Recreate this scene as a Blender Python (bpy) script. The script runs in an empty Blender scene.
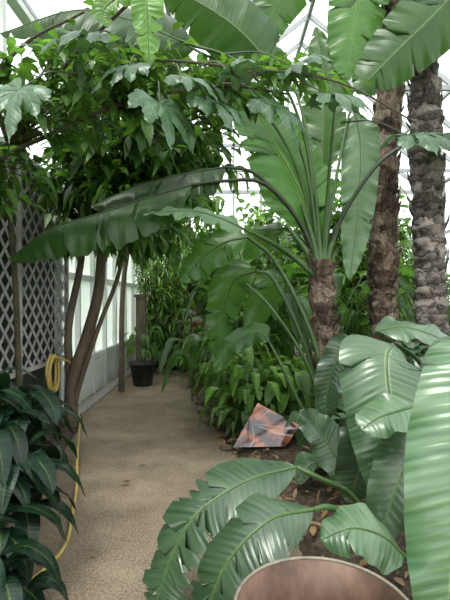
import bpy, math, random
from mathutils import Vector as V, noise
scene=bpy.context.scene
R=random.Random(7)

# ---------------------------------------------------------------- materials
def new_mat(name):
    m=bpy.data.materials.new(name); m.use_nodes=True
    nt=m.node_tree; nt.nodes.clear()
    return m,nt,nt.nodes,nt.links
def leaf_mat(name,dark,light,rough=0.35,trans=0.3,tcol=(0.25,0.5,0.06),freq=70,midw=0.02,midcol=None,bump=0.5,spec=0.5):
    m,nt,n,l=new_mat(name)
    out=n.new('ShaderNodeOutputMaterial')
    uv=n.new('ShaderNodeUVMap'); sep=n.new('ShaderNodeSeparateXYZ'); l.new(uv.outputs[0],sep.inputs[0])
    s=n.new('ShaderNodeMath'); s.operation='MULTIPLY'; s.inputs[1].default_value=freq*6.28; l.new(sep.outputs[1],s.inputs[0])
    si=n.new('ShaderNodeMath'); si.operation='SINE'; l.new(s.outputs[0],si.inputs[0])
    comb=n.new('ShaderNodeCombineXYZ')
    m2=n.new('ShaderNodeMath'); m2.operation='MULTIPLY'; m2.inputs[1].default_value=freq*1.1; l.new(sep.outputs[1],m2.inputs[0]); l.new(m2.outputs[0],comb.inputs[0])
    l.new(sep.outputs[0],comb.inputs[1])
    nz=n.new('ShaderNodeTexNoise'); nz.inputs['Scale'].default_value=1.0; nz.inputs['Detail'].default_value=3; l.new(comb.outputs[0],nz.inputs['Vector'])
    tc=n.new('ShaderNodeTexCoord')
    nb=n.new('ShaderNodeTexNoise'); nb.inputs['Scale'].default_value=4.0; l.new(tc.outputs['Object'],nb.inputs['Vector'])
    add=n.new('ShaderNodeMath'); add.operation='ADD'; l.new(nz.outputs[0],add.inputs[0]); l.new(nb.outputs[0],add.inputs[1])
    mad=n.new('ShaderNodeMath'); mad.operation='MULTIPLY_ADD'; mad.inputs[1].default_value=0.10; l.new(si.outputs[0],mad.inputs[0]); l.new(add.outputs[0],mad.inputs[2])
    mr=n.new('ShaderNodeMapRange'); mr.inputs[1].default_value=0.75; mr.inputs[2].default_value=1.25; l.new(mad.outputs[0],mr.inputs[0])
    mix=n.new('ShaderNodeMix'); mix.data_type='RGBA'; l.new(mr.outputs[0],mix.inputs[0])
    mix.inputs[6].default_value=(*dark,1); mix.inputs[7].default_value=(*light,1)
    a=n.new('ShaderNodeMath'); a.operation='SUBTRACT'; a.inputs[1].default_value=0.5; l.new(sep.outputs[0],a.inputs[0])
    b=n.new('ShaderNodeMath'); b.operation='ABSOLUTE'; l.new(a.outputs[0],b.inputs[0])
    c=n.new('ShaderNodeMapRange'); c.inputs[1].default_value=midw; c.inputs[2].default_value=midw*1.8; c.inputs[3].default_value=0.75; c.inputs[4].default_value=0; l.new(b.outputs[0],c.inputs[0])
    mc=midcol or (min(1,light[0]*1.9+0.03),min(1,light[1]*1.6+0.03),light[2]*1.5)
    mix2=n.new('ShaderNodeMix'); mix2.data_type='RGBA'; l.new(c.outputs[0],mix2.inputs[0]); l.new(mix.outputs[2],mix2.inputs[6]); mix2.inputs[7].default_value=(*mc,1)
    at=n.new('ShaderNodeAttribute'); at.attribute_name='tint'
    tm=n.new('ShaderNodeMix'); tm.data_type='RGBA'; tm.blend_type='MULTIPLY'; tm.inputs[0].default_value=1
    l.new(mix2.outputs[2],tm.inputs[6]); l.new(at.outputs['Color'],tm.inputs[7])
    p=n.new('ShaderNodeBsdfPrincipled'); l.new(tm.outputs[2],p.inputs['Base Color']); p.inputs['Roughness'].default_value=rough
    p.inputs['Specular IOR Level'].default_value=spec
    bp=n.new('ShaderNodeBump'); bp.inputs['Strength'].default_value=bump; bp.inputs['Distance'].default_value=0.004
    l.new(mad.outputs[0],bp.inputs['Height']); l.new(bp.outputs[0],p.inputs['Normal'])
    t=n.new('ShaderNodeBsdfTranslucent')
    tt=n.new('ShaderNodeMix'); tt.data_type='RGBA'; tt.blend_type='MULTIPLY'; tt.inputs[0].default_value=1; tt.inputs[6].default_value=(*tcol,1); l.new(at.outputs['Color'],tt.inputs[7]); l.new(tt.outputs[2],t.inputs[0])
    ms=n.new('ShaderNodeMixShader'); ms.inputs[0].default_value=trans
    l.new(p.outputs[0],ms.inputs[1]); l.new(t.outputs[0],ms.inputs[2]); l.new(ms.outputs[0],out.inputs[0])
    return m
def noise_mat(name,cols,scale=5,rough=0.8,bump=0.3,stretch=(1,1,1),detail=6,dist=0.02,metal=0,fine=None):
    m,nt,n,l=new_mat(name)
    out=n.new('ShaderNodeOutputMaterial'); p=n.new('ShaderNodeBsdfPrincipled')
    tc=n.new('ShaderNodeTexCoord'); mp=n.new('ShaderNodeMapping'); mp.inputs['Scale'].default_value=stretch
    l.new(tc.outputs['Object'],mp.inputs[0])
    nz=n.new('ShaderNodeTexNoise'); nz.inputs['Scale'].default_value=scale; nz.inputs['Detail'].default_value=detail; nz.inputs['Roughness'].default_value=0.65
    l.new(mp.outputs[0],nz.inputs['Vector'])
    val=nz.outputs[0]
    if fine:
        n2=n.new('ShaderNodeTexNoise'); n2.inputs['Scale'].default_value=fine; n2.inputs['Detail'].default_value=4; l.new(mp.outputs[0],n2.inputs['Vector'])
        av=n.new('ShaderNodeMix'); av.data_type='FLOAT'; av.inputs[0].default_value=.6; l.new(nz.outputs[0],av.inputs[2]); l.new(n2.outputs[0],av.inputs[3]); val=av.outputs[0]
    cr=n.new('ShaderNodeValToRGB'); e=cr.color_ramp.elements
    k=len(cols)
    for i in range(k-2): e.new(0.5)
    lo,sp=(0.38,0.24) if fine else (0.3,0.4)
    for i,c in enumerate(cols):
        cr.color_ramp.elements[i].position=lo+sp*i/(k-1); cr.color_ramp.elements[i].color=(*c,1)
    l.new(val,cr.inputs[0]); l.new(cr.outputs[0],p.inputs['Base Color'])
    p.inputs['Roughness'].default_value=rough; p.inputs['Metallic'].default_value=metal
    bp=n.new('ShaderNodeBump'); bp.inputs['Strength'].default_value=bump; bp.inputs['Distance'].default_value=dist
    l.new(val,bp.inputs['Height']); l.new(bp.outputs[0],p.inputs['Normal'])
    l.new(p.outputs[0],out.inputs[0]); return m
def bark_mat(name,dark,mid,light,sc=9,zs=1.3,fz=.35):
    """shaggy bark: irregular plates broken by vertical fibre streaks"""
    m,nt,n,l=new_mat(name)
    out=n.new('ShaderNodeOutputMaterial'); p=n.new('ShaderNodeBsdfPrincipled'); p.inputs['Roughness'].default_value=.9
    tc=n.new('ShaderNodeTexCoord'); mp=n.new('ShaderNodeMapping'); mp.inputs['Scale'].default_value=(1,1,zs); l.new(tc.outputs['Object'],mp.inputs[0])
    mf=n.new('ShaderNodeMapping'); mf.inputs['Scale'].default_value=(1,1,fz); l.new(tc.outputs['Object'],mf.inputs[0])
    nz=n.new('ShaderNodeTexNoise'); nz.inputs['Scale'].default_value=24; nz.inputs['Detail'].default_value=8; nz.inputs['Roughness'].default_value=.75; l.new(mf.outputs[0],nz.inputs['Vector'])
    nd=n.new('ShaderNodeTexNoise'); nd.inputs['Scale'].default_value=9; nd.inputs['Detail'].default_value=4; l.new(tc.outputs['Object'],nd.inputs['Vector'])
    mv=n.new('ShaderNodeMix'); mv.data_type='RGBA'; mv.inputs[0].default_value=.22; l.new(mp.outputs[0],mv.inputs[6]); l.new(nd.outputs[1],mv.inputs[7])
    vo=n.new('ShaderNodeTexVoronoi'); vo.inputs['Scale'].default_value=sc; l.new(mv.outputs[2],vo.inputs['Vector'])
    ve=n.new('ShaderNodeTexVoronoi'); ve.feature='DISTANCE_TO_EDGE'; ve.inputs['Scale'].default_value=sc; l.new(mv.outputs[2],ve.inputs['Vector'])
    sx=n.new('ShaderNodeSeparateXYZ'); l.new(vo.outputs['Color'],sx.inputs[0])
    av=n.new('ShaderNodeMix'); av.data_type='FLOAT'; av.inputs[0].default_value=.66; l.new(sx.outputs[0],av.inputs[2]); l.new(nz.outputs[0],av.inputs[3])
    cr=n.new('ShaderNodeValToRGB'); e=cr.color_ramp.elements; e[0].position=.3; e[0].color=(*dark,1); e[1].position=.66; e[1].color=(*light,1); x=e.new(.46); x.color=(*mid,1)
    l.new(av.outputs[0],cr.inputs[0])
    mr=n.new('ShaderNodeMapRange'); mr.inputs[1].default_value=0; mr.inputs[2].default_value=.14; mr.inputs[3].default_value=.5; mr.inputs[4].default_value=1; l.new(ve.outputs[0],mr.inputs[0])
    mu=n.new('ShaderNodeMix'); mu.data_type='RGBA'; mu.blend_type='MULTIPLY'; mu.inputs[0].default_value=1; l.new(cr.outputs[0],mu.inputs[6]); l.new(mr.outputs[0],mu.inputs[7]); l.new(mu.outputs[2],p.inputs['Base Color'])
    ad=n.new('ShaderNodeMath'); ad.operation='ADD'; l.new(mr.outputs[0],ad.inputs[0]); l.new(nz.outputs[0],ad.inputs[1])
    bp=n.new('ShaderNodeBump'); bp.inputs['Strength'].default_value=1.0; bp.inputs['Distance'].default_value=.025; l.new(ad.outputs[0],bp.inputs['Height']); l.new(bp.outputs[0],p.inputs['Normal'])
    l.new(p.outputs[0],out.inputs[0]); return m

M_pad=leaf_mat('leaf_paddle',(0.022,0.07,0.016),(0.062,0.15,0.032),rough=0.32,trans=0.3,tcol=(0.15,0.36,0.04),freq=38,midw=0.018)
M_padpale=leaf_mat('leaf_paddle_pale',(0.08,0.15,0.08),(0.15,0.24,0.13),rough=0.35,trans=0.25,tcol=(0.22,0.40,0.13),freq=38,midw=0.018)
M_gloss=leaf_mat('leaf_glossy',(0.034,0.08,0.038),(0.08,0.145,0.07),rough=0.28,trans=0.15,tcol=(0.12,0.28,0.07),freq=34,midw=0.02,midcol=(0.22,0.3,0.15),spec=0.85,bump=.9)
M_dark=leaf_mat('leaf_dark',(0.004,0.013,0.007),(0.010,0.030,0.015),rough=0.32,trans=0.08,tcol=(0.05,0.16,0.03),freq=50,midw=0.03,spec=0.33)
M_small=leaf_mat('leaf_small',(0.018,0.055,0.01),(0.06,0.14,0.025),rough=0.38,trans=0.34,tcol=(0.18,0.38,0.045),freq=25,midw=0.03)
M_bright=leaf_mat('leaf_bright',(0.045,0.13,0.018),(0.13,0.27,0.045),rough=0.36,trans=0.32,tcol=(0.26,0.48,0.05),freq=30,midw=0.03)
M_blue=leaf_mat('leaf_lobed',(0.04,0.09,0.045),(0.085,0.165,0.085),rough=0.3,trans=0.2,tcol=(0.13,0.3,0.08),freq=30,midw=0.015)
M_stem=noise_mat('stem_green',[(0.035,0.08,0.02),(0.075,0.14,0.04)],6,0.4,0.1)
M_stemdark=noise_mat('stem_dark',[(0.015,0.028,0.012),(0.04,0.055,0.025)],6,0.4,0.1)
M_bark=bark_mat('bark_fibrous',(0.03,0.018,0.012),(0.13,0.085,0.058),(0.38,0.3,0.23),7,1.0)
M_bark3=bark_mat('bark_ringed',(0.032,0.026,0.022),(0.12,0.1,0.085),(0.3,0.26,0.23),6,2.2,.8)
M_bark2=noise_mat('bark_smooth',[(0.07,0.052,0.035),(0.17,0.135,0.09)],12,0.8,0.4,(1,1,.3))
M_twig=noise_mat('twig',[(0.035,0.03,0.015),(0.08,0.07,0.035)],12,0.8,0.3)
M_dry=noise_mat('dry_leaf',[(0.12,0.07,0.03),(0.28,0.18,0.09)],10,0.8,0.3)

# ---------------------------------------------------------------- mesh builder
class MB:
    def __init__(s): s.v=[];s.f=[];s.m=[];s.uv=[];s.t=[];s.mats=[]
    def mi(s,mat):
        if mat not in s.mats: s.mats.append(mat)
        return s.mats.index(mat)
    def grid(s,P,UV,mat,tint=1.0,skip=None):
        b=len(s.v); r=len(P); c=len(P[0]); mi=s.mi(mat)
        for row in P: s.v.extend([tuple(p) for p in row])
        for i in range(r-1):
            for j in range(c-1):
                s.f.append((b+i*c+j,b+i*c+j+1,b+(i+1)*c+j+1,b+(i+1)*c+j)); s.m.append(mi); s.t.append(tint)
                s.uv+= [UV[i][j],UV[i][j+1],UV[i+1][j+1],UV[i+1][j]]
    def poly(s,pts,mat,tint=1.0,uvs=None):
        b=len(s.v); s.v.extend([tuple(p) for p in pts]); s.f.append(tuple(range(b,b+len(pts)))); s.m.append(s.mi(mat)); s.t.append(tint)
        s.uv+= uvs or [(0.3,0.1*i) for i in range(len(pts))]
    def box(s,lo,hi,mat):
        x0,y0,z0=lo;x1,y1,z1=hi
        c=[(x0,y0,z0),(x1,y0,z0),(x1,y1,z0),(x0,y1,z0),(x0,y0,z1),(x1,y0,z1),(x1,y1,z1),(x0,y1,z1)]
        b=len(s.v); s.v+=c; mi=s.mi(mat)
        for f in [(0,3,2,1),(4,5,6,7),(0,1,5,4),(1,2,6,5),(2,3,7,6),(3,0,4,7)]:
            s.f.append(tuple(b+i for i in f)); s.m.append(mi); s.t.append(1.0); s.uv+=[(0,0),(1,0),(1,1),(0,1)]
    def beam(s,a,b_,w,h,mat):
        a=V(a);b_=V(b_); d=(b_-a).normalized(); up=V((0,0,1)) if abs(d.z)<0.95 else V((1,0,0))
        l=d.cross(up).normalized()*w/2; u=l.cross(d).normalized()*h/2
        b=len(s.v); mi=s.mi(mat)
        for q in (a,b_):
            for k in ((-1,-1),(1,-1),(1,1),(-1,1)): s.v.append(tuple(q+l*k[0]+u*k[1]))
        for f in [(0,1,2,3),(7,6,5,4),(0,4,5,1),(1,5,6,2),(2,6,7,3),(3,7,4,0)]:
            s.f.append(tuple(b+i for i in f)); s.m.append(mi); s.t.append(1.0); s.uv+=[(0,0),(1,0),(1,1),(0,1)]
    def tube(s,pts,r0,r1,mat,sides=8,n=12,rf=None,tint=1.0,cap=True):
        sp=spline(pts,n); P=[];U=[]
        ref=V((0.31,-0.9,0.2))
        for i,(p,t) in enumerate(sp):
            a=t.cross(ref)
            if a.length<1e-3: a=t.cross(V((1,0,0)))
            a.normalize(); b=t.cross(a).normalized(); f=i/(len(sp)-1)
            row=[];ur=[]
            for j in range(sides+1):
                th=2*math.pi*(j%sides)/sides
                r=r0+(r1-r0)*f
                if rf: r*=rf(f,th,i)
                row.append(p+a*math.cos(th)*r+b*math.sin(th)*r); ur.append((0.2,f))
            P.append(row);U.append(ur)
        s.grid(P,U,mat,tint)
        if cap:
            s.poly(P[0][:-1][::-1],mat,tint); s.poly(P[-1][:-1],mat,tint)
    def done(s,name,smooth=True,autos=False):
        me=bpy.data.meshes.new(name); me.from_pydata(s.v,[],s.f)
        for m in s.mats: me.materials.append(m)
        me.polygons.foreach_set('material_index',s.m)
        me.polygons.foreach_set('use_smooth',[smooth]*len(s.f))
        ul=me.uv_layers.new(name='UVMap'); flat=[c for u in s.uv for c in u]; ul.data.foreach_set('uv',flat)
        at=me.attributes.new('tint','FLOAT','FACE'); at.data.foreach_set('value',s.t)
        me.update()
        o=bpy.data.objects.new(name,me); scene.collection.objects.link(o); return o

def spline(pts,n):
    pts=[V(p) for p in pts]
    if len(pts)==2: pts=[pts[0],(pts[0]+pts[1])/2,pts[1]]
    ext=[pts[0]*2-pts[1]]+pts+[pts[-1]*2-pts[-2]]
    out=[]; m=len(pts)-1
    for i in range(n+1):
        f=i/n*m; k=min(int(f),m-1); t=f-k
        a,b,c,d=ext[k:k+4]
        p=0.5*((2*b)+(c-a)*t+(2*a-5*b+4*c-d)*t*t+(3*b-a-3*c+d)*t**3)
        q=0.5*((c-a)+(2*a-5*b+4*c-d)*2*t+(3*b-a-3*c+d)*3*t*t)
        if q.length<1e-6: q=c-b
        out.append((p,q.normalized()))
    return out
def prof_pad(v): return max(0.0,min(1,v/0.16))**0.55*max(0.0,1-v**3.2)**0.75
def prof_lance(v): return max(0.0,math.sin(math.pi*min(1,max(0,v))**0.8))**0.85
def prof_oval(v): return max(0.0,math.sin(math.pi*v**0.75))**0.6

def blade(mb,pts,half,N0,N1=None,mat=None,prof=prof_pad,fold=0.15,droop=0.2,tears=0,wave=0.02,slant=0.12,nv=40,nu=5,seed=0,tint=1.0,rib=0.0):
    rr=random.Random(seed); N0=V(N0).normalized(); N1=V(N1).normalized() if N1 else N0
    if tears: nv=max(nv,150)
    sp=spline(pts,nv); L=sum((sp[i+1][0]-sp[i][0]).length for i in range(nv))
    def at(v):
        v=max(0,min(1,v)); f=v*nv; k=min(int(f),nv-1); t=f-k
        return sp[k][0].lerp(sp[k+1][0],t), sp[k][1].lerp(sp[k+1][1],t).normalized()
    ph=rr.random()*6
    for s in (-1,1):
        tr=sorted(rr.uniform(0.08,0.95) for _ in range(tears)); dep=[rr.uniform(0.3,0.95) for _ in tr]
        segd=[rr.uniform(-0.3,0.6) for _ in range(tears+1)]
        wd=[rr.uniform(.6,1.9) for _ in tr]
        P=[];U=[]
        for i in range(nv+1):
            v=i/nv; w=half*prof(v); seg=sum(1 for t in tr if t<v)
            notch=1.0
            for t,dp,wq in zip(tr,dep,wd):
                d=abs(v-t)*L
                ww=max(1.2*L/nv,0.011*wq)
                if d<ww: notch=min(notch,1-dp*(1-d/ww))
            row=[];ur=[]
            for j in range(nu+1):
                u=j/nu
                vv=v+slant*u*half*1.6*prof(v)/max(L,1e-3)*2
                p,t=at(vv)
                if vv>1: p=p+t*(vv-1)*L*0.5
                N=N0.lerp(N1,v).normalized(); lat=t.cross(N)
                if lat.length<1e-3: lat=t.cross(V((1,0.2,0)))
                lat.normalize(); N=lat.cross(t).normalized()
                uu=u*notch
                dr=droop+ (segd[seg]*0.35 if tears else 0)
                x=w*uu*math.cos(fold*0.8)*(1-0.15*uu*uu*abs(dr))
                h=w*(uu*math.sin(fold)-dr*uu*uu)
                h+=wave*math.sin(v*L*22+ph+s)*uu*uu*min(1,w/half*1.5)+wave*0.5*math.sin(v*L*53+ph*2)*uu**3
                if rib: h+=rib*math.sin(v*L*160)*uu*(1-uu)*2
                row.append(p+lat*s*x+N*h); ur.append((0.5+0.5*s*u,v*L))
            P.append(row);U.append(ur)
        mb.grid(P,U,mat,tint)
    return L

def paddle(mb,stem,pts,half,N0,N1=None,mat=M_pad,sr=0.02,stemmat=M_stem,**k):
    allp=list(stem)+[pts[0]] if stem else None
    if stem: mb.tube(allp,sr,sr*0.6,stemmat,8,14)
    blade(mb,pts,half,N0,N1,mat,**k)
    mb.tube([V(p)for p in pts],sr*0.5,0.003,stemmat,6,16,cap=False)

def sleaf(mb,base,d,up,L,W,mat,tint=1.0,droop=0.3,seg=4):
    base=V(base); d=V(d).normalized(); lat=d.cross(V(up))
    if lat.length<1e-3: lat=d.cross(V((1,0,0)))
    lat.normalize(); N=lat.cross(d).normalized()
    C=[];A=[];B=[];ua=[];uc=[];ub=[]
    for i in range(seg+1):
        v=i/seg; w=W*0.5*(0.06 if i==0 else (0.0 if i==seg else math.sin(math.pi*v**0.8)))
        c=base+d*L*v*(1-0.12*droop*v)+V((0,0,-1))*L*droop*v*v
        C.append(c);A.append(c+lat*w+N*w*0.25);B.append(c-lat*w+N*w*0.25)
        ua.append((1,v*L));uc.append((.5,v*L));ub.append((0,v*L))
    mb.grid([[A[i],C[i],B[i]] for i in range(seg+1)],[[ua[i],uc[i],ub[i]] for i in range(seg+1)],mat,tint)

def rdir(rr): 
    z=rr.uniform(-1,1);a=rr.uniform(0,6.283);q=math.sqrt(1-z*z); return V((q*math.cos(a),q*math.sin(a),z))
def foliage(mb,base,center,rad,nb,nl,L,W,mat,seed,droop=0.4,tw=0.012,hang=0.0,start=0.35,twmat=M_twig,xmin=-1.97,tr=(0.5,1.35)):
    rr=random.Random(seed); base=V(base); center=V(center)
    for b in range(nb):
        r=rdir(rr); k=rr.uniform(0.45,1)**0.5
        tgt=center+V((r.x*rad[0],r.y*rad[1],r.z*rad[2]))*k
        tgt.x=max(tgt.x,xmin+rr.uniform(0,.1)); tgt.z=max(tgt.z,.15)
        m=(base+tgt)/2+V((rr.uniform(-.1,.1),rr.uniform(-.1,.1),0.18*(tgt-base).length))*0.6
        pts=[base,m,tgt]; mb.tube(pts,tw,tw*0.3,twmat,4,6,cap=False)
        sp=spline(pts,nl*2)
        for i in range(nl):
            f=start+(1-start)*(i+1)/nl; p,t=sp[min(nl*2,int(f*nl*2))]
            d=(t*0.6+rdir(rr)*0.9+V((0,0,-hang))).normalized()
            if p.x+d.x*L<xmin-.12: d.x=abs(d.x)
            sleaf(mb,p,d,V((0,0,1))+rdir(rr)*0.5,L*rr.uniform(0.6,1.15),W*rr.uniform(0.7,1.15),mat,rr.uniform(*tr),droop)

def clump(mb,c,n,Hs,spread,L,W,mat,seed,stemr=0.006,droop=0.5,prof=prof_oval,ang=None,z0=0.0,nv=8,nu=2):
    rr=random.Random(seed)
    for i in range(n):
        a=rr.uniform(*(ang or (0,6.283))); h=rr.uniform(*Hs); s=spread*rr.uniform(0.25,1)
        b=V((c[0]+rr.uniform(-.1,.1)*spread,c[1]+rr.uniform(-.1,.1)*spread,z0)); o=V((math.cos(a),math.sin(a),0))
        t=b+o*s+V((0,0,h)); mid=b+o*s*0.35+V((0,0,h*0.7))
        mb.tube([b,mid,t],stemr,stemr*0.5,M_stem,5,6,cap=False)
        l=L*rr.uniform(.7,1.15)
        e=t+o*l*0.75+V((0,0,-l*droop*rr.uniform(0.5,1.3))); m2=t+o*l*0.45+V((0,0,l*0.08))
        blade(mb,[t,m2,e],W*rr.uniform(.75,1.1),V((0,0,1))+o*0.2+rdir(rr)*0.3,None,mat,prof=prof,fold=0.25,droop=0.25,wave=0.006,nv=nv,nu=nu,seed=i,tint=rr.uniform(0.65,1.45))

def frond(mb,pts,n,L,W,mat,seed=0,droop=0.5,sr=0.008):
    rr=random.Random(seed); mb.tube(pts,sr,sr*0.3,M_stem,5,12,cap=False)
    sp=spline(pts,n)
    for i in range(3,n+1):
        p,t=sp[i]; lat=t.cross(V((0,0,1))); 
        if lat.length<1e-3: lat=V((1,0,0))
        lat.normalize(); q=i/n; l=L*math.sin(math.pi*min(0.97,0.15+q*0.8))
        for s in (-1,1):
            sleaf(mb,p,lat*s+t*0.6+rdir(rr)*0.1,V((0,0,1)),l,W,mat,rr.uniform(.7,1.2),droop,seg=3)

def lobed(mb,c,dirv,N,size,mat,seed,lobes=7,stem=None,tint=1.0):
    rr=random.Random(seed); c=V(c); d=V(dirv).normalized(); N=V(N).normalized(); lat=d.cross(N).normalized(); N=lat.cross(d)
    if stem: mb.tube([stem,(V(stem)+c)/2+V((0,0,.06)),c],0.007,0.004,M_stemdark,5,8,cap=False)
    for k in range(lobes):
        a=(k-(lobes-1)/2)/(lobes-1)*math.radians(230); L=size*(1-0.35*abs(a)/2)*rr.uniform(.8,1.15)
        dd=(d*math.cos(a)+lat*math.sin(a)).normalized()
        e=c+dd*L+V((0,0,-L*0.4)); m=c+dd*L*0.55+N*L*0.03
        def pf(v,rr=rr): return (0.25+0.75*math.sin(math.pi*min(1,v)**0.9))*(1-v**4)*(0.75+0.25*abs(math.sin(v*14)))
        blade(mb,[c,m,e],size*0.2,N,None,mat,prof=pf,fold=0.12,droop=0.25,wave=0.01,slant=0.3,nv=16,nu=2,seed=seed*9+k,tint=tint*rr.uniform(.85,1.1))

# ---------------------------------------------------------------- ground & building
M_path=noise_mat('packed_sand',[(0.115,0.082,0.054),(0.225,0.175,0.122),(0.34,0.27,0.195)],2.2,0.95,0.8,detail=8,dist=0.01,fine=75)
M_soil=noise_mat('soil_litter',[(0.015,0.01,0.007),(0.055,0.038,0.024),(0.16,0.11,0.075)],22,0.95,1.0,dist=0.03,detail=10)
M_conc=noise_mat('concrete',[(0.25,0.24,0.22),(0.4,0.39,0.36)],12,0.9,0.2)
M_white=noise_mat('white_paint',[(0.66,0.69,0.66),(0.84,0.86,0.84)],3,0.6,0.05)
M_frame=noise_mat('greenhouse_paint',[(0.3,0.33,0.33),(0.42,0.45,0.45)],5,0.5,0.05)
M_latt=noise_mat('lattice_paint',[(0.3,0.3,0.28),(0.44,0.44,0.41)],8,0.7,0.1)
M_gloomwall=noise_mat('wall_painted_gloom',[(0.012,0.018,0.012),(0.04,0.05,0.035)],6,0.8,0.2)  # near-black colour stands in for the gloom seen through the lattice gaps
def glass_mat(name,col,mixv):
    m,nt,n,l=new_mat(name); out=n.new('ShaderNodeOutputMaterial'); t=n.new('ShaderNodeBsdfTransparent'); t.inputs[0].default_value=(*col,1)
    g=n.new('ShaderNodeBsdfGlossy'); g.inputs['Roughness'].default_value=0.08; ms=n.new('ShaderNodeMixShader'); ms.inputs[0].default_value=mixv
    l.new(t.outputs[0],ms.inputs[1]); l.new(g.outputs[0],ms.inputs[2]); l.new(ms.outputs[0],out.inputs[0]); return m
M_glass=glass_mat('clear_glass',(0.93,0.97,0.95),0.06)
def frosted():
    m,nt,n,l=new_mat('whitewashed_glass'); out=n.new('ShaderNodeOutputMaterial'); t=n.new('ShaderNodeBsdfTranslucent'); t.inputs[0].default_value=(0.95,0.99,0.95,1)
    p=n.new('ShaderNodeBsdfPrincipled'); p.inputs['Base Color'].default_value=(0.62,0.72,0.65,1); p.inputs['Roughness'].default_value=0.2
    ms=n.new('ShaderNodeMixShader'); ms.inputs[0].default_value=0.7; l.new(p.outputs[0],ms.inputs[1]); l.new(t.outputs[0],ms.inputs[2]); l.new(ms.outputs[0],out.inputs[0]); return m
M_frost=frosted()

WX=-2.2; EX=6.0; YB=13.5; YF=-3.0; EAVE=4.8; RX=1.9; RZ=8.0
mb=MB(); N=40
mb.grid([[V((WX+(EX-WX)*i/N, YF+(YB-YF)*j/N, 0)) for i in range(N+1)] for j in range(N+1)],[[(0,0)]*(N+1)]*(N+1),M_path)
mb.done('floor')
mb=MB(); mb.grid([[V((-60,-40,-.06)),V((60,-40,-.06))],[V((-60,80,-.06)),V((60,80,-.06))]],[[(0,0)]*2]*2,noise_mat('lawn',[(0.03,0.06,0.015),(0.07,0.12,0.03)],3,1,0.2)); mb.done('ground')

mb=MB()
edge=[(0.75,0.8),(0.62,1.8),(0.42,2.6),(0.42,3.4),(0.15,4.1),(-0.05,4.9),(-0.3,6.0),(-0.55,7.2),(-0.75,8.6),(-0.8,9.6),(-1.6,10.2),(-2.1,10.6)]
rows=[]
se=spline([(x,y,0) for x,y in edge],70)
for p,t in se:
    row=[]
    for j in range(26):
        f=j/25; x=p.x+(5.9-p.x)*f; h=0.07*min(1,f*14)+0.05*noise.noise(V((x*2.5,p.y*2.5,0)))*min(1,f*10)+0.015*noise.noise(V((x*9,p.y*9,3)))*min(1,f*20)-0.01
        row.append(V((x,p.y,h)))
    rows.append(row)
mb.grid(rows,[[(0,0)]*26]*len(rows),M_soil)
rl=random.Random(3)
for i in range(700):
    k=rl.randint(4,60); p=se[k][0]; f=rl.random()**1.6; x=p.x-0.05+2.0*f; 
    sleaf(mb,(x,p.y+rl.uniform(-.1,.1),0.07+0.03*rl.random()),V((rl.uniform(-1,1),rl.uniform(-1,1),.15)),(0,0,1),rl.uniform(.05,.14),rl.uniform(.02,.05),M_dry,1,0.1,3)
for i in range(26):
    sleaf(mb,(rl.uniform(-1.4,.2),rl.uniform(2.6,8),.008),V((rl.uniform(-1,1),rl.uniform(-1,1),.05)),(0,0,1),rl.uniform(.04,.1),rl.uniform(.02,.035),M_dry,1,0.03,3)
mb.done('planting_bed')
mb=MB()
redge=[(-1.75,0.8),(-1.45,2.0),(-1.5,3.2),(-1.62,4.4),(-1.78,5.6),(-1.9,6.0)]
se2=spline([(x,y,0) for x,y in redge],40); rows=[]
for p,t in se2:
    rows.append([V((p.x+(WX+0.03-p.x)*f,p.y,0.06*min(1,f*6)+0.03*noise.noise(V((p.x+f,p.y*3,0)))*f-.005)) for f in [j/8 for j in range(9)]])
mb.grid(rows,[[(0,0)]*9]*len(rows),M_soil); mb.done('planting_bed')
mb=MB(); mb.box((-2.1,6.05,-0.02),(-1.93,9.8,0.05),M_conc); mb.done('concrete_curb')

mb=MB(); 
for k in range(6,50,3):
    p=se[k][0]; r=rl.uniform(.03,.06); cx,cy=p.x+rl.uniform(0.0,.08),p.y
    rows=[]
    for i in range(7):
        a=math.pi*i/6; rows.append([V((cx+1.4*r*math.sin(a)*math.cos(b)*(1+.25*noise.noise(V((k+math.cos(b),i,math.sin(b))))),cy+r*1.1*math.sin(a)*math.sin(b)*(1+.2*noise.noise(V((k,i,b if b<6.2 else 0)))),0.02+r*.7*math.cos(a))) for b in [6.2832*j/8 for j in range(9)]])
    mb.grid(rows,[[(0,0)]*9]*7,M_bark2)
mb.done('edging_stones')

# left wall
mb=MB()
mb.box((WX-0.12,YF,0),(WX,6.0,0.85),M_gloomwall); mb.box((WX-0.12,YF,0.85),(WX-0.06,6.0,3.1),M_gloomwall)  # dark backing added so the lattice gaps and the strip below look shaded
mb.box((WX-0.12,6.0,0),(WX,YB,0.62),M_white)
for y in [6.0,6.75,7.5,8.25,9.0,9.9,10.8,11.7,12.6,13.4]: mb.box((WX-0.1,y-0.035,0.0),(WX+0.03,y+0.035,EAVE),M_white)
for z in [3.1,4.72]: mb.box((WX-0.1,YF,z-0.04),(WX+0.025,YB,z+0.04),M_white)
for z in [0.62,1.9]: mb.box((WX-0.1,6,z-0.04),(WX+0.025,YB,z+0.04),M_white)
for y in [-3,-1,1,3,4.5]: mb.box((WX-0.1,y-0.04,3.1),(WX+0.0,y+0.04,EAVE),M_white)
for y in [6.1,6.85,7.6,8.35]: mb.box((WX,y,0.1),(WX+0.015,y+0.55,0.5),M_white)
mb.done('wall_left',smooth=False)
mb=MB(); mb.box((WX-0.05,6.0,0.66),(WX-0.04,YB,3.1),M_frost); mb.box((WX-0.05,YF,3.1),(WX-0.04,YB,EAVE),M_glass); mb.done('window_1',smooth=False)

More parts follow.
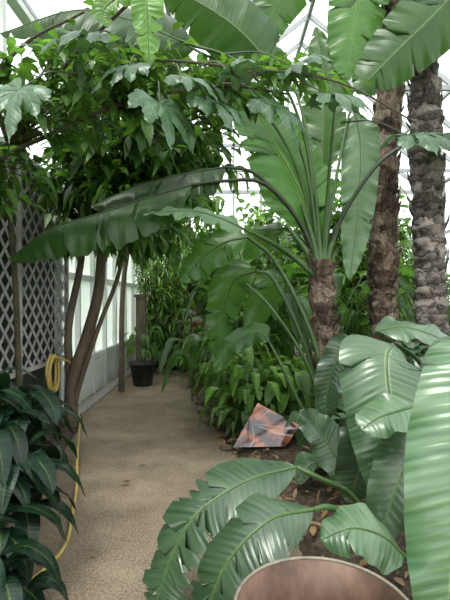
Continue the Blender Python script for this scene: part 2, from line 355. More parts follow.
# lattice
mb=MB(); y0,y1,z0,z1=3.2,5.85,0.82,2.95; X=WX+0.14; pitch=0.2
def clipseg(c,s):
    pts=[]
    for yy in (y0,y1):
        z=s*(yy-c)+z0
        if z0<=z<=z1: pts.append((yy,z))
    for zz in (z0,z1):
        y=c+(zz-z0)/s
        if y0<y<y1: pts.append((y,zz))
    return pts[:2] if len(pts)>=2 else None
c=y0-3
while c<y1+3:
    for s,off in ((1,0.0),(-1,0.012)):
        q=clipseg(c,s)
        if q and abs(q[0][0]-q[1][0])>0.03: mb.beam((X+off,q[0][0],q[0][1]),(X+off,q[1][0],q[1][1]),0.008,0.032,M_latt)
    c+=pitch
for a,b in (((X,y0,z0),(X,y1,z0)),((X,y0,z1),(X,y1,z1)),((X,y0,0.0),(X,y0,z1)),((X,y1,0.0),(X,y1,z1)),((X,4.5,0),(X,4.5,z1))): mb.beam(a,b,0.045,0.045,M_latt)
mb.done('lattice_trellis',smooth=False)

# back wall + right wall
mb=MB()
mb.box((WX,YB,0),(EX,YB+.15,0.7),M_white)
x=WX
while x<=EX+0.01:
    top=EAVE+(RZ-EAVE)*(1-abs(x-RX)/(RX-WX)); mb.box((x-0.035,YB,0.7),(x+0.035,YB+.08,max(top,EAVE)),M_frame); x+=(EX-WX)/10
for z in [2.0,3.4,4.8,6.2]: mb.box((WX+ max(0,(z-EAVE))*1.28,YB,z-0.05),(EX-max(0,(z-EAVE))*1.28,YB+.08,z+.05),M_frame)
mb.done('wall_back',smooth=False)
mb=MB(); mb.poly([V((WX,YB+.05,.7)),V((EX,YB+.05,.7)),V((EX,YB+.05,EAVE)),V((RX,YB+.05,RZ)),V((WX,YB+.05,EAVE))],M_glass); mb.done('window_2',smooth=False)
mb=MB(); mb.box((EX,YF,0),(EX+.12,YB,0.8),M_white)
y=YF
while y<=YB: mb.box((EX,y-.03,.8),(EX+.06,y+.03,EAVE),M_frame); y+=1.1
for z in [2,3.4,4.8]: mb.box((EX,YF,z-.04),(EX+.07,YB,z+.04),M_frame)
mb.done('wall_right',smooth=False)
mb=MB(); mb.poly([V((EX+.03,YF,.8)),V((EX+.03,YB,.8)),V((EX+.03,YB,EAVE)),V((EX+.03,YF,EAVE))],M_glass); mb.done('window_3',smooth=False)
mb=MB()
y=YF
while y<=YB+.01:
    mb.beam((WX,y,EAVE),(RX,y,RZ),0.05,0.1,M_frame); mb.beam((EX,y,EAVE),(RX,y,RZ),0.05,0.1,M_frame)
    y+=1.1
for f in (0,.33,.66):
    for xx in (WX,EX): mb.beam((xx+(RX-xx)*f,YF,EAVE+(RZ-EAVE)*f),(xx+(RX-xx)*f,YB,EAVE+(RZ-EAVE)*f),0.06,0.06,M_frame)
mb.beam((RX,YF,RZ),(RX,YB,RZ),.08,.1,M_frame)
for y in (6.9,11.3): mb.beam((WX,y,EAVE),(EX,y,EAVE),0.06,0.08,M_frame)
for xx in (WX,EX): mb.poly([V((xx,YF,EAVE+.08)),V((xx,YB,EAVE+.08)),V((RX,YB,RZ+.08)),V((RX,YF,RZ+.08))],M_glass)
mb.done('ceiling',smooth=False)

mb=MB(); mb.box((-1.74,8.75,0),(-1.56,8.93,1.6),M_bark2); mb.box((-1.77,8.72,1.6),(-1.53,8.96,1.66),M_bark2); mb.done('wooden_post',smooth=False)

# ---------------------------------------------------------------- pot
M_blk=noise_mat('black_plastic',[(0.01,0.01,0.011),(0.025,0.025,0.027)],10,0.45,0.05)
mb=MB(); prof=[(0,0.0),(.17,0.0),(.175,.02),(.225,.37),(.25,.37),(.255,.42),(.235,.425),(.225,.36),(0,.35)]
mb.grid([[V((-1.5+r*math.cos(a),8.2+r*math.sin(a),z)) for a in [6.2832*j/28 for j in range(29)]] for r,z in prof],[[(0,0)]*29]*len(prof),M_blk)
clump(mb,(-1.5,8.2),26,(0.25,0.7),0.25,0.3,0.05,M_small,5,z0=0.35)
mb.done('potted_plant')

# ---------------------------------------------------------------- trunks
def trunk(mb,pts,r,n,seed,stubs=0.5,mat=M_bark):
    rr=random.Random(seed)
    def rf(f,th,i): return 1+0.16*((i%5)/4.0)-0.07+0.34*noise.noise(V((math.cos(th)*2.2,math.sin(th)*2.2,i*0.22+seed)))
    mb.tube(pts,r*1.08,r*0.9,mat,28,n,rf=rf)
    sp=spline(pts,n)
    for i in range(2,n-1,2):
        for k in range(3):
            if rr.random()<stubs:
                a=rr.uniform(0,6.28); p,t=sp[i]; o=V((math.cos(a),math.sin(a),0)); lat=V((-o.y,o.x,0))
                b=p+o*r*0.88; h=rr.uniform(.07,.24); w=rr.uniform(.02,.07); q=rr.uniform(.02,.075)
                mb.grid([[b-lat*w,b+o*.02,b+lat*w],[b-lat*w*.7+o*q*.6+V((0,0,h*.6)),b+o*(q*.6+.025)+V((0,0,h*.6)),b+lat*w*.7+o*q*.6+V((0,0,h*.6))],[b+o*q-lat*w*.25+V((0,0,h)),b+o*(q+.01)+V((0,0,h*1.1)),b+o*q+lat*w*.25+V((0,0,h))]],[[(0,0)]*3]*3,mat)

# ---------------------------------------------------------------- main bird-of-paradise tree
mb=MB()
trunk(mb,[(1.06,4.5,-0.02),(1.03,4.5,.7),(0.98,4.5,1.35),(0.96,4.5,1.95)],0.12,72,4,0.8)
for dx,dz in ((-.36,.55),(-.2,.75),(-.06,.85),(.09,.85),(.24,.7),(-.42,.3)):
    mb.tube([(0.96+dx*.1,4.49,1.75),(0.96+dx*.4,4.48,1.75+dz*.5),(0.96+dx,4.47,1.75+dz)],0.05,0.016,M_stem,8,8)
paddle(mb,[(0.95,4.5,1.9),(0.95,4.5,2.1)],[(0.93,4.52,2.2),(0.72,4.6,2.75),(0.42,4.7,3.35),(0.08,4.8,3.95)],0.42,(0.3,-1,0.1),(0.2,-1,.3),sr=.024,fold=.22,droop=.1,wave=.015,tears=4,nv=100,seed=11,tint=1.35)
paddle(mb,[(0.98,4.5,1.9),(1.12,4.6,2.7),(1.3,4.7,3.5)],[(1.36,4.7,3.5),(1.4,4.65,3.1),(1.35,4.6,2.4),(1.27,4.6,1.75)],0.2,(-0.4,-1,0.0),mat=M_padpale,fold=.15,droop=.15,nv=60,seed=12,tears=2)
paddle(mb,[(0.94,4.5,1.9),(0.85,4.5,2.9),(0.66,4.35,3.45)],[(0.46,4.25,3.7),(0.2,4.2,4.0),(-.15,4.2,4.27),(-.6,4.2,4.5)],0.34,(0.2,-1,-.55),(0,-1,-.2),fold=-.3,droop=.15,tears=3,seed=13,tint=.7)
paddle(mb,[(0.94,4.5,1.9),(0.9,4.6,2.9),(0.75,4.7,3.7)],[(0.62,4.7,3.75),(.35,4.8,4.2),(0.1,4.9,4.65),(-.1,5,5.1)],0.30,(0.3,-1,-.1),fold=.2,droop=.15,tears=2,seed=14,tint=1.1)
paddle(mb,[(0.95,4.5,1.9),(0.75,4.4,3.0),(0.2,4.0,3.6)],[(-.35,3.6,3.62),(-.8,3.5,3.75),(-1.2,3.5,3.8),(-1.75,3.5,3.62)],0.24,(0,-0.7,1),(0,-.9,.6),fold=-.2,droop=.25,tears=4,seed=15,tint=.6)
paddle(mb,[(0.95,4.5,1.9),(0.7,4.6,3.0),(0.1,4.5,3.8)],[(-.3,4.4,4.0),(-.8,4.3,4.2),(-1.3,4.3,4.2),(-1.9,4.3,4.0)],0.36,(0,-1,.2),(0,-.9,.3),fold=-.2,droop=.25,tears=4,seed=150,tint=.6)
paddle(mb,[(0.95,4.5,1.9),(0.8,4.7,3.0),(0.5,4.9,3.5)],[(.3,5.0,3.7),(-.1,5.0,3.95),(-.5,5.0,4.0),(-.95,5.0,3.75)],0.28,(0,-1,.1),(0,-1,.3),fold=-.2,droop=.25,tears=4,seed=151,tint=.7)
paddle(mb,[(0.98,4.6,1.9),(1.03,4.8,2.7)],[(1.06,4.9,2.9),(1.1,5.0,3.5),(1.12,5.1,4.1),(1.05,5.2,4.7)],0.26,(-.4,-1,0),fold=.25,droop=.15,tears=3,seed=152,tint=.8)
paddle(mb,[(0.94,4.5,1.85),(.75,4.45,2.3),(.38,4.3,2.66),(-.0,4.2,2.66)],[(-.3,4.1,2.6),(-.68,4.0,2.46),(-1.08,3.9,2.3),(-1.5,3.85,2.15),(-1.85,3.85,1.9)],0.3,(0,-0.6,1),(0,-.9,1),sr=.026,stemmat=M_stemdark,fold=-.15,droop=.5,tears=6,seed=16,tint=.8)
paddle(mb,[(0.93,4.5,1.85),(.7,4.5,2.4),(.3,4.4,2.78)],[(.0,4.3,2.82),(-.3,4.2,2.74),(-.75,4.1,2.6),(-1.2,4.0,2.38)],0.26,(0,-0.9,1),(0,-1,1),sr=.022,stemmat=M_stemdark,fold=-.15,droop=.4,tears=5,seed=160,tint=.5)
paddle(mb,[(0.98,4.5,1.85),(1.12,4.45,2.3),(1.42,4.35,2.8),(1.66,4.3,3.0)],[(1.78,4.25,3.03),(2.05,4.2,3.1),(2.4,4.2,3.12),(2.8,4.2,3.0)],0.24,(0,-.6,1),sr=.024,stemmat=M_stemdark,fold=-.1,droop=.35,nv=50,seed=17,tint=.7)
paddle(mb,[(0.97,4.5,1.9),(1.0,4.3,2.8),(1.0,4.1,3.3)],[(1.0,4.05,3.35),(.8,3.9,3.3),(.6,3.8,3.2)],0.1,(0,-.6,1),mat=M_padpale,nv=30,seed=18)
paddle(mb,[(0.93,4.48,1.75),(.6,4.3,2.0),(.3,4.0,2.12)],[(.17,3.9,2.16),(-.05,3.9,2.26),(-.3,3.85,2.31),(-.69,3.8,2.28)],0.17,(0,-.5,1),mat=M_padpale,sr=.026,fold=.12,droop=.2,nv=40,seed=19,tint=1.6,tears=1)
paddle(mb,[(1.0,4.4,0.5),(.85,4.4,1.2),(.5,4.35,1.9)],[(.22,4.3,2.15),(.0,4.3,2.1),(-.22,4.3,1.95),(-.42,4.3,1.72)],0.2,(0.2,-.8,.5),sr=.028,fold=.1,droop=.3,tears=4,seed=20,tint=1.3)
paddle(mb,[(1.0,4.45,0.3),(.8,4.5,1.1),(.5,4.6,1.75)],[(.32,4.6,1.85),(.1,4.65,1.75),(-.02,4.7,1.4),(-.1,4.7,.95)],0.22,(0.5,-.9,.2),sr=.026,fold=.1,droop=.25,tears=4,seed=21,tint=1.0)
paddle(mb,[(1.02,4.5,0.3),(.9,4.7,1.0),(.75,4.8,1.6)],[(.65,4.8,1.75),(.5,4.85,1.7),(.35,4.9,1.4),(.3,4.9,1.1)],0.18,(0.3,-.9,.2),fold=.1,droop=.25,tears=2,seed=22,tint=.9)
paddle(mb,[(0.96,4.5,1.8),(.8,4.6,2.15)],[(.62,4.7,2.3),(.42,4.8,2.25),(.2,4.9,2.0)],0.17,(0.2,-.7,.6),fold=.1,droop=.25,nv=40,seed=23,tint=.9)
mb.tube([(1.02,4.4,.2),(.8,4.3,.9),(.45,4.2,1.45),(.2,4.2,1.7)],.022,.012,M_stem,8,12)
paddle(mb,[(1.0,4.4,0.1),(.72,4.3,.55),(.5,4.3,1.0)],[(.42,4.3,1.15),(.3,4.3,1.25),(.05,4.3,1.1),(-.1,4.3,.85)],0.12,(0.2,-.7,.6),nv=40,seed=24,tint=1.1)
mb.done('bird_of_paradise_tree')

mb=MB(); trunk(mb,[(1.86,5.1,-.02),(1.8,5.1,1.5),(1.8,5.05,3.2),(1.95,5,5.4)],0.14,190,8,.95)
paddle(mb,[(1.95,5,5.3),(1.8,4.95,5.5)],[(1.68,4.95,5.4),(1.5,4.9,5.0),(1.4,4.9,4.5),(1.32,4.9,3.95)],0.34,(-.2,-1,.2),fold=.1,droop=.15,nv=60,tears=3,seed=31,tint=1.2)
paddle(mb,[(1.95,5,5.3),(2.2,5.1,5.7)],[(2.4,5.1,5.6),(2.6,5.0,5.2),(2.7,4.9,4.6),(2.7,4.9,4.0)],0.34,(.2,-1,.2),fold=.1,droop=.15,nv=60,seed=32,tint=.9)
paddle(mb,[(1.95,5,5.3),(1.6,5.3,5.7)],[(1.3,5.4,5.7),(.9,5.5,5.5),(.6,5.5,5.1),(.45,5.5,4.6)],0.32,(0,-.8,-.3),fold=.1,droop=.15,nv=60,seed=33,tears=3,tint=.8)
mb.done('palm_trunk_tree')
mb=MB(); trunk(mb,[(2.12,4.6,-.02),(2.1,4.6,1.5),(2.03,4.55,3.2),(1.95,4.5,5.2)],0.145,190,9,.6,M_bark3)
paddle(mb,[(1.97,4.5,5.1),(2.3,4.35,5.1)],[(2.35,4.25,4.7),(2.0,4.15,4.25),(1.6,4.1,3.85),(1.18,4.05,3.42)],0.34,(-.4,-1,-.5),fold=-.2,droop=.15,nv=60,seed=34,tint=.8,tears=4)
paddle(mb,[(1.97,4.5,5.1),(2.5,4.4,5.4)],[(2.7,4.3,5.2),(2.7,4.1,4.7),(2.5,4,4.1),(2.35,3.95,3.3)],0.24,(-.4,-1,.2),mat=M_padpale,fold=.1,droop=.15,nv=60,seed=35,tears=2)
mb.done('palm_trunk_tree')

# ---------------------------------------------------------------- lobed leaf aralia
mb=MB()
mb.tube([(-1.9,4.2,-.02),(-1.9,4.1,1.5),(-1.8,3.8,2.6),(-1.3,3.4,3.2),(-.5,3.1,3.75)],.03,.012,M_twig,8,24)
for i,(x,z,hw,tl) in enumerate(((-.50,3.1,.12,1.2),(-.78,3.35,.09,1.0))):
    paddle(mb,[(-.55,3.1,3.74)],[(-.54,3.05,3.72),(x-.02,3.0,3.5),(x,2.98,z)],hw,(.2,-1,.1),mat=M_bright,fold=.25,droop=.1,tears=6,nv=80,seed=41+i,tint=tl,rib=.004)
for i,(c,d,n,s,tn) in enumerate([
  ((-.42,2.9,2.82),(.6,0,-.6),(.15,-.5,.9),.34,1.1),
  ((-.28,2.95,3.0),(1,.1,-.15),(0,-.4,1),.3,.9),
  ((.30,3.1,2.9),(.8,0,-.45),(0,-.5,.9),.34,1.0),
  ((-1.28,2.8,2.86),(-.3,-.2,-.4),(.2,-.5,.9),.33,1.1),
  ((.75,3.2,3.0),(1,0,-.1),(0,-.4,1),.36,.9),
  ((.05,3.0,3.05),(.3,-.3,.2),(0,-.3,1),.25,.8),
  ((1.35,3.3,2.75),(1,0,.05),(0,-.4,1),.4,.9),
  ((-.85,2.9,3.25),(-.5,-.2,-.1),(0,-.4,1),.3,.8),
  ((-.62,2.9,3.05),(-.6,-.2,-.3),(0,-.5,1),.28,.9),
  ((.5,3.2,3.2),(.5,-.2,.2),(0,-.4,1),.28,.9),
  ((-.12,2.95,2.86),(.9,0,-.4),(0,-.5,1),.3,.9)]):
    lobed(mb,c,d,n,s,M_blue,50+i,stem=(V(c)*0.6+V((-.5,3.2,3.3))*0.4) if i not in(4,6,9) else V(c)+V((-.5,0,.1)),tint=tn)
mb.tube([(-1.3,3.4,3.2),(-.6,3.2,3.25),(.1,3.1,3.15),(.8,3.2,3.1),(1.4,3.3,2.85)],.013,.006,M_twig,6,20)
mb.tube([(-1.3,3.4,3.2),(-1.2,3.1,3.15),(-1.2,2.85,2.95)],.01,.005,M_twig,6,10)
mb.done('lobed_leaf_aralia')

# ---------------------------------------------------------------- left shrub tree
mb=MB()
bk=M_bark2
mb.tube([(-1.86,5.4,-.02),(-1.82,5.4,.6),(-1.66,5.4,1.1),(-1.5,5.35,1.67),(-1.44,5.3,2.33),(-1.3,5.2,3.2)],.085,.045,bk,10,24)
mb.tube([(-1.9,5.4,-.02),(-1.86,5.45,.4),(-1.88,5.4,1.2),(-1.68,5.3,2.15),(-1.7,5.2,3.2)],.06,.03,bk,8,20)
mb.tube([(-1.82,5.4,.2),(-1.74,5.35,.5),(-1.5,5.3,1.2),(-1.2,5.2,1.95),(-1.05,5.1,2.9)],.035,.02,bk,8,20)
mb.tube([(-1.84,5.4,.2),(-1.7,5.5,.9),(-1.62,5.5,1.5),(-1.4,5.5,2.6)],.03,.018,bk,8,20)
foliage(mb,(-1.35,5.2,2.6),(-1.1,5.1,3.6),(1.4,1.2,1.1),110,17,.25,.11,M_small,61,droop=.45,tr=(.5,1.6))
foliage(mb,(-1.5,5.2,2.2),(-1.3,4.9,2.55),(.9,.7,.5),50,13,.2,.085,M_small,62,droop=.6,hang=.4,tr=(.5,1.5))
foliage(mb,(-.9,5.2,2.9),(-.4,5.2,3.3),(.8,.7,.55),40,13,.21,.09,M_small,66,droop=.5,hang=.3,tr=(.5,1.6))
mb.done('fig_tree')
mb=MB()
mb.tube([(-2.03,3.0,-.02),(-2.0,3.2,1.4),(-1.85,3.3,2.4),(-1.2,3.3,2.8),(-.7,3.3,3.0),(-.05,3.3,3.12),(.5,3.5,3.15)],.025,.008,M_twig,8,30)
mb.tube([(-2.0,3.3,1.6),(-1.9,3.2,2.6),(-1.5,3.2,3.3),(-1.0,3.2,3.6)],.022,.008,M_twig,8,20)
foliage(mb,(-1.6,3.3,2.7),(-1.15,3.3,3.15),(.75,.4,.45),40,13,.16,.07,M_small,63,droop=.4,tw=.006,tr=(.6,1.7))
foliage(mb,(-.9,3.3,2.95),(-.4,3.3,3.15),(.5,.3,.3),24,12,.15,.06,M_small,64,droop=.4,tw=.005,tr=(.6,1.7))
foliage(mb,(-1.9,3.3,2.5),(-1.65,3.3,2.5),(.45,.3,.35),28,10,.15,.065,M_small,65,droop=.5,tw=.006,tr=(.6,1.6))
foliage(mb,(-.05,3.3,3.12),(.4,3.5,3.2),(.7,.35,.22),28,12,.15,.055,M_small,67,droop=.4,tw=.005,tr=(.6,1.7))
mb.done('climbing_ficus')

# ---------------------------------------------------------------- background planting
def bgshrub(name,base,center,rad,nb,nl,L,W,mat,seed,**k):
    mb=MB(); foliage(mb,(base[0],base[1],0),center,rad,nb,nl,L,W,mat,seed,start=.2,tw=.015,**k); mb.done(name)
D=dict(tr=(.45,1.8))
bgshrub('background_shrub',(-1.0,10.6),(-1.0,10.6,1.6),(1.0,.8,1.6),130,20,.28,.11,M_small,71,hang=.3,**D)
bgshrub('background_shrub',(.5,9.0),(.5,9.0,1.8),(1.3,.8,1.8),170,20,.28,.11,M_small,72,hang=.3,**D)
bgshrub('background_tree',(-.9,11.8),(-.9,11.8,3.0),(1.2,.9,1.6),110,20,.3,.13,M_small,73,hang=.3,**D)
bgshrub('background_tree',(1.5,11.6),(1.5,11.6,2.7),(1.5,.9,1.8),150,20,.32,.14,M_small,78,hang=.3,**D)
bgshrub('background_tree',(2.5,8.6),(2.5,8.6,2.3),(1.2,1.0,2.1),170,20,.3,.12,M_small,74,hang=.3,**D)
bgshrub('background_shrub',(3.2,6.8),(3.1,6.8,1.1),(1.3,.8,1.2),120,16,.27,.1,M_small,75,**D)
bgshrub('bamboo_thicket',(-1.5,9.6),(-1.35,9.6,2.3),(.7,.5,1.4),80,22,.24,.04,M_bright,76,hang=.7,tr=(.6,1.6))
mb=MB(); mb.tube([(-1.75,7.6,0),(-1.7,7.6,2),(-1.3,7.5,3.6)],.05,.03,M_bark2,8,12)
foliage(mb,(-1.6,7.6,2.6),(-1.0,7.5,3.3),(1.0,1.1,1.1),90,17,.25,.1,M_small,79,droop=.5,hang=.4,tr=(.5,1.6)); mb.done('background_tree')
for i,(x,y,h) in enumerate(((-2.5,18,4.5),(1.5,19,5.5),(5.5,18,5),(-6,15,4.5),(9.5,9,4.5),(10,4,4))):
    bgshrub('garden_tree',(x,y),(x,y,h*.6),(2.6,1.8,h*.55),110,16,.55,.3,M_small,80+i,xmin=-99)
mb=MB()
for i in range(12):
    a=R.uniform(0,6.28); r=R.uniform(.6,1.2); b=V((1.2,7.6,0)); t=b+V((math.cos(a)*r,math.sin(a)*r*.7,R.uniform(1.4,2.4))); e=t+V((math.cos(a)*.5,math.sin(a)*.5,-.3))
    frond(mb,[b,b+V((math.cos(a)*r*.3,math.sin(a)*r*.2,1.2)),t,e],34,.4,.035,M_bright,i)
mb.done('feather_palm')
mb=MB()
for i in range(16):
    a=R.uniform(0,6.28); r=R.uniform(.5,.9); b=V((2.9,5.6,0)); t=b+V((math.cos(a)*r,math.sin(a)*r*.7,R.uniform(1.2,2.4))); e=t+V((math.cos(a)*.5,math.sin(a)*.5,-.4))
    frond(mb,[b,b+V((math.cos(a)*r*.3,math.sin(a)*r*.2,1.2)),t,e],34,.4,.03,M_bright,i+30)
mb.done('feather_palm')
mb=MB()
clump(mb,(.2,6.6),40,(.7,1.7),.8,.6,.1,M_pad,91,stemr=.012,droop=.7,prof=prof_pad,nv=16,nu=3)
mb.done('canna_clump')
mb=MB()
clump(mb,(1.55,6.3),44,(.9,2.0),.8,.6,.12,M_pad,92,stemr=.012,droop=.7,prof=prof_pad,nv=16,nu=3)
mb.done('canna_clump')
mb=MB(); clump(mb,(.35,5.3),150,(.25,.85),.5,.3,.05,M_bright,93); clump(mb,(.2,5.1),50,(.1,.4),.4,.22,.03,M_small,931); mb.done('peace_lily_clump')
mb=MB(); clump(mb,(.15,5.9),100,(.4,1.1),.5,.34,.055,M_bright,94); mb.done('peace_lily_clump')
mb=MB(); clump(mb,(.85,5.3),90,(.2,.85),.4,.36,.07,M_bright,95); mb.done('aspidistra_clump')
mb=MB(); clump(mb,(-.3,8.0),90,(.2,1.1),.5,.34,.05,M_bright,96); mb.done('undergrowth_plant')
mb=MB(); clump(mb,(-.9,9.6),110,(.3,1.3),.6,.4,.06,M_small,97); mb.done('undergrowth_plant')
mb=MB(); clump(mb,(1.7,4.2),60,(.3,1.1),.5,.4,.09,M_gloss,98,nv=12); mb.done('aspidistra_clump')
mb=MB(); clump(mb,(1.1,3.75),40,(.15,.6),.35,.36,.08,M_gloss,99,nv=12); mb.done('aspidistra_clump')
M_red=leaf_mat('leaf_red',(0.12,0.02,0.03),(0.3,0.06,0.06),trans=.2,tcol=(.5,.1,.08))
mb=MB(); mb.tube([(-.5,6.9,0),(-.52,6.9,1.3)],.02,.015,M_bark2,6,6)
for i in range(30):
    a=R.uniform(0,6.28); sleaf(mb,(-.52,6.9,.85+.016*i),(math.cos(a),math.sin(a),R.uniform(.2,1.4)),(0,0,1),.38,.045,M_red if i%3 else M_small,1,.4)
mb.done('cordyline')

# ---------------------------------------------------------------- foreground leaves right
mb=MB(); B=(1.35,3.0,0.03)
paddle(mb,[B,(1.3,3.1,1.0)],[(1.06,2.85,1.27),(.97,2.7,1.17),(.96,2.58,.8),(.92,2.5,.40)],0.29,(-.1,-1,.55),(0,-1,.2),fold=.12,droop=.2,wave=.012,nv=90,nu=8,seed=101,mat=M_gloss,rib=.003,tint=1.2,tears=2)
paddle(mb,[B,(1.4,3.1,1.0)],[(1.0,3.0,1.34),(1.2,3.0,1.37),(1.45,2.95,1.28),(1.65,2.9,1.15)],0.15,(0,-.5,1),mat=M_gloss,fold=.1,droop=.2,nv=40,seed=102,tint=1.1)
paddle(mb,[B,(1.25,2.6,.6),(1.1,2.4,.95)],[(1.0,2.35,1.0),(.88,2.3,.98),(.77,2.28,.95),(.68,2.25,.9)],0.13,(0,-.6,1),mat=M_gloss,fold=.1,droop=.2,nv=40,seed=103,tint=1.4)
paddle(mb,[B,(1.1,3.2,.1)],[(.92,3.2,.2),(.8,3.2,.42),(.66,3.2,.62),(.53,3.2,.76)],0.17,(.5,-1,.5),mat=M_gloss,fold=.2,droop=.1,nv=40,seed=104,tint=.8)
paddle(mb,[B,(1.2,3.1,.5)],[(1.1,3.0,.75),(.98,2.95,.72),(.88,2.9,.5),(.8,2.9,.25)],0.2,(.0,-1,.3),mat=M_gloss,fold=.2,droop=.1,nv=40,seed=105,tint=.6)
paddle(mb,[B,(1.2,3.3,.7)],[(1.0,3.4,1.2),(.88,3.4,1.15),(.78,3.4,.9),(.75,3.4,.6)],0.13,(-.3,-1,.3),mat=M_gloss,fold=.2,droop=.1,nv=40,seed=106,tint=.65)
paddle(mb,[B,(1.5,2.9,.7)],[(1.5,2.8,1.1),(1.4,2.7,1.15),(1.25,2.6,.9),(1.15,2.5,.5)],0.2,(-.3,-1,.4),mat=M_gloss,fold=.2,droop=.1,nv=40,seed=107,tint=.75)
mb.done('banana_plant')
mb=MB(); B=(1.25,1.95,0.03)
paddle(mb,[B,(1.2,1.95,.9)],[(1.03,1.75,1.40),(.97,1.7,1.30),(.84,1.6,1.0),(.77,1.52,.65),(.73,1.5,.3)],0.2,(-.35,-1,.45),(-.2,-1,.4),mat=M_gloss,fold=.1,droop=.25,wave=.014,nv=90,nu=8,seed=111,tint=1.7,rib=.003,tears=1)
paddle(mb,[B,(1.0,2.05,.3)],[(.82,2.05,.38),(.7,2.0,.5),(.55,1.97,.55),(.42,1.97,.5)],0.15,(0,-.5,1),mat=M_gloss,fold=.1,droop=.2,nv=40,seed=112,tint=1.4,tears=1)
paddle(mb,[B,(1.15,2.2,.5)],[(1.0,2.3,.7),(.95,2.3,.75),(.85,2.25,.6),(.75,2.2,.35)],0.16,(0,-1,.5),mat=M_gloss,fold=.1,droop=.2,nv=40,seed=113,tint=.75)
mb.done('banana_plant')
mb=MB(); B=(.95,2.65,0.03)
paddle(mb,[B,(.75,2.6,.4),(.5,2.4,.6)],[(.38,2.4,.66),(.1,2.3,.62),(-.16,2.2,.48),(-.3,2.1,.22),(-.32,2.05,.08)],0.185,(-.25,-.55,1),(-.6,-.8,.5),mat=M_gloss,fold=.06,droop=.2,wave=.008,tears=14,nv=240,nu=6,seed=121,tint=.85)
paddle(mb,[B,(.75,2.4,.35),(.5,2.1,.58)],[(.40,2.04,.60),(.2,1.95,.60),(.03,1.88,.48),(-.07,1.83,.3),(-.12,1.8,.1)],0.165,(-.25,-.6,1),(-.5,-.8,.5),mat=M_gloss,fold=.06,droop=.2,wave=.008,tears=12,nv=240,nu=6,seed=122,tint=.8)
mb.done('banana_plant')

# ---------------------------------------------------------------- left dark plants
def dark_plant(name,base,nodes,seed,L=.36,W=.065):
    mb=MB(); rr=random.Random(seed); b=V(base)
    for nd in nodes:
        nd=V(nd); mb.tube([b,(b+nd)/2+V((0.02,0.02,.1)),nd],.01,.006,M_stemdark,6,8)
        n=rr.randint(7,9); a0=rr.uniform(0,6)
        for i in range(n):
            a=a0+6.283*i/n+rr.uniform(-.2,.2); o=V((math.cos(a),math.sin(a),0)); l=L*rr.uniform(.8,1.15)
            if nd.x+o.x*l<-2.1: o.x*=.4
            p0=nd+V((0,0,-.05*(i%3))); up=rr.uniform(.0,.25)
            pts=[p0,p0+o*l*.4+V((0,0,l*up)),p0+o*l*.75+V((0,0,l*(up-.2))),p0+o*l*.92+V((0,0,l*(up-.55)))]
            blade(mb,pts,W*rr.uniform(.85,1.15),V((0,0,1))+o*.3,None,M_dark,prof=prof_lance,fold=.25,droop=.2,wave=.004,nv=14,nu=3,seed=i,tint=rr.uniform(.7,1.5))
    mb.done(name)
dark_plant('dark_leaf_shrub',(-1.6,2.75,.02),[(-1.4,2.6,1.08),(-1.25,2.5,.9),(-1.45,2.5,1.0),(-1.2,2.7,.95),(-1.3,2.4,.8),(-1.55,2.6,.75)],131)
dark_plant('dark_leaf_shrub',(-1.55,2.45,.02),[(-1.25,2.4,.62),(-1.13,2.45,.72),(-1.35,2.3,.55),(-1.15,2.2,.5),(-1.3,2.6,.5),(-1.15,2.5,.45)],132)
dark_plant('dark_leaf_shrub',(-1.3,2.1,.02),[(-1.1,2.1,.32),(-1.0,2.0,.42),(-1.15,2.0,.5),(-1.2,2.3,.25),(-.95,2.1,.2),(-1.15,1.85,.3)],133,L=.28,W=.05)
dark_plant('dark_leaf_shrub',(-1.8,3.2,.02),[(-1.6,3.2,.8),(-1.7,3.0,.95),(-1.5,3.3,.55),(-1.6,3.5,.5),(-1.75,3.7,.8),(-1.7,4.1,.6)],134)

# ---------------------------------------------------------------- hose
M_hose=noise_mat('hose_yellow',[(0.45,0.33,0.08),(0.6,0.46,0.15)],9,0.45,0.05)
mb=MB()
mb.tube([(-2.0,6.1,.06),(-1.85,5.75,.02),(-1.62,5,.085),(-1.38,4.2,.08),(-1.22,3.7,.02),(-1.09,3.2,.015),(-1.0,2.8,.015),(-1.06,2.45,.02),(-1.2,2.1,.07)],.012,.012,M_hose,8,60)
X0=WX+.2
pts=[]
for i in range(49):
    a=i/48*6.283*3; r=.17+.012*math.sin(i); pts.append((X0+.02*(i/16)+0.02,5.1+r*.9*math.sin(a),.72+r*1.15*math.cos(a)))
mb.tube(pts,.014,.014,M_hose,8,180)
mb.tube([pts[-1],(X0+.15,5.45,.75),(-1.88,5.6,.3),(-1.85,5.75,.03)],.013,.013,M_hose,8,20)
mb.done('garden_hose')

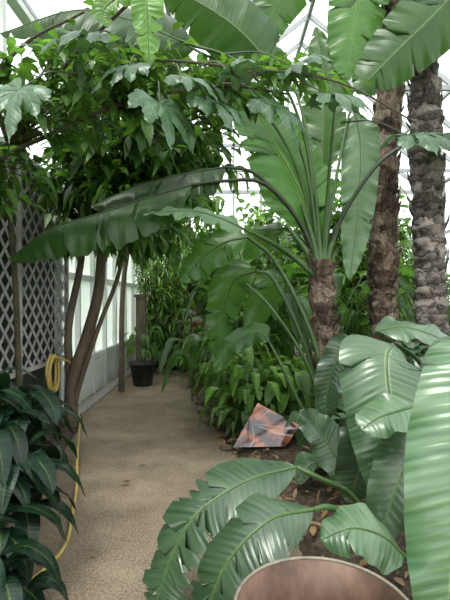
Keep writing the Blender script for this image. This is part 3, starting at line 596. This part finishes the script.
# ---------------------------------------------------------------- picture board
def board_mat():
    m,nt,n,l=new_mat('printed_board'); out=n.new('ShaderNodeOutputMaterial'); p=n.new('ShaderNodeBsdfPrincipled'); p.inputs['Roughness'].default_value=.06
    p.inputs['Coat Weight'].default_value=1.0
    uv=n.new('ShaderNodeUVMap'); mp=n.new('ShaderNodeMapping'); mp.inputs['Location'].default_value=(-.3,-.55,0); l.new(uv.outputs[0],mp.inputs[0])
    n2=n.new('ShaderNodeTexNoise'); n2.inputs['Scale'].default_value=3.2; n2.inputs['Detail'].default_value=5; l.new(uv.outputs[0],n2.inputs['Vector'])
    cr=n.new('ShaderNodeValToRGB'); e=cr.color_ramp.elements; e[0].position=.38; e[0].color=(.012,.012,.02,1); e[1].position=.66; e[1].color=(.6,.25,.08,1)
    x=e.new(.48); x.color=(.1,.04,.035,1); x=e.new(.56); x.color=(.4,.11,.05,1); l.new(n2.outputs[0],cr.inputs[0])
    g=n.new('ShaderNodeTexGradient'); g.gradient_type='RADIAL'; l.new(mp.outputs[0],g.inputs[0])
    nz=n.new('ShaderNodeTexNoise'); nz.noise_dimensions='1D'; nz.inputs['Scale'].default_value=30; nz.inputs['Detail'].default_value=1; l.new(g.outputs[1],nz.inputs['W'])
    rr=n.new('ShaderNodeMapRange'); rr.inputs[1].default_value=.64; rr.inputs[2].default_value=.7; rr.inputs[4].default_value=.7; l.new(nz.outputs[0],rr.inputs[0])
    mx=n.new('ShaderNodeMix'); mx.data_type='RGBA'; l.new(rr.outputs[0],mx.inputs[0]); l.new(cr.outputs[0],mx.inputs[6]); mx.inputs[7].default_value=(.5,.38,.36,1)
    l.new(mx.outputs[2],p.inputs[0]); l.new(p.outputs[0],out.inputs[0]); return m
mb=MB(); BMt=board_mat()
q=[V((.08,4.46,.09)),V((.60,4.46,.10)),V((.76,4.56,.28)),V((.34,4.68,.48))]
nrm=(q[1]-q[0]).cross(q[3]-q[0]).normalized()*-.012
mb.poly(q,BMt,1,[(0,0),(1,0),(1,.7),(.4,1)]); mb.poly([v+nrm for v in q][::-1],M_blk)
for i in range(4): mb.poly([q[i],q[(i+1)%4],q[(i+1)%4]+nrm,q[i]+nrm],M_blk)
mb.tube([(.3,4.66,.3),(.3,4.8,.05)],.01,.01,M_blk,6,2); mb.done('picture_board',smooth=False)

# ---------------------------------------------------------------- rusty tub
M_rust=noise_mat('rusted_steel',[(0.05,0.027,0.018),(0.12,0.066,0.043),(0.2,0.12,0.085)],6,0.5,0.3,metal=.2,stretch=(1,1,.6),dist=.004)
M_rim=noise_mat('worn_rim',[(0.14,0.11,0.08),(0.28,0.26,0.2)],20,0.5,0.1)
mb=MB(); cx,cy,h=.32,1.455,.55
prof=[(0,0),(.25,0),(.26,.01),(.285,.3),(.292,h-.02),(.292,h),(.284,h),(.277,.3),(.252,.06),(0,.05)]
ns=64
mb.grid([[V((cx+r*math.cos(a),cy+r*math.sin(a),z)) for a in [6.28318*j/ns for j in range(ns+1)]] for r,z in prof],[[(0,0)]*(ns+1)]*len(prof),M_rust)
mb.tube([(cx+.289*math.cos(6.28318*j/ns),cy+.289*math.sin(6.28318*j/ns),h) for j in range(ns+1)],.0065,.0065,M_rim,8,128,cap=False)
for z in (.18,.38):
    r=.262+.026*z/.3
    mb.tube([(cx+r*1.02*math.cos(6.28318*j/ns),cy+r*1.02*math.sin(6.28318*j/ns),z) for j in range(ns+1)],.008,.008,M_rust,6,128,cap=False)
mb.done('rusty_metal_tub')

# ---------------------------------------------------------------- light & camera
w=bpy.data.worlds.new('World'); scene.world=w; w.use_nodes=True; nt=w.node_tree; nt.nodes.clear()
o=nt.nodes.new('ShaderNodeOutputWorld'); b=nt.nodes.new('ShaderNodeBackground'); b.inputs[0].default_value=(0.98,0.985,1.0,1); b.inputs[1].default_value=2.6
nt.links.new(b.outputs[0],o.inputs[0])
sd=bpy.data.lights.new('sun','SUN'); sd.energy=3.4; sd.angle=math.radians(20); sd.color=(1,.96,.88); so=bpy.data.objects.new('sun',sd); so.rotation_euler=(math.radians(28),math.radians(-12),0); scene.collection.objects.link(so)
cd=bpy.data.cameras.new('camera'); cd.lens=27; cd.sensor_width=36; cd.clip_end=200
co=bpy.data.objects.new('camera',cd); co.location=(0,0,1.55); co.rotation_euler=(math.radians(90),0,0); scene.collection.objects.link(co); scene.camera=co
scene.view_settings.view_transform='Standard'
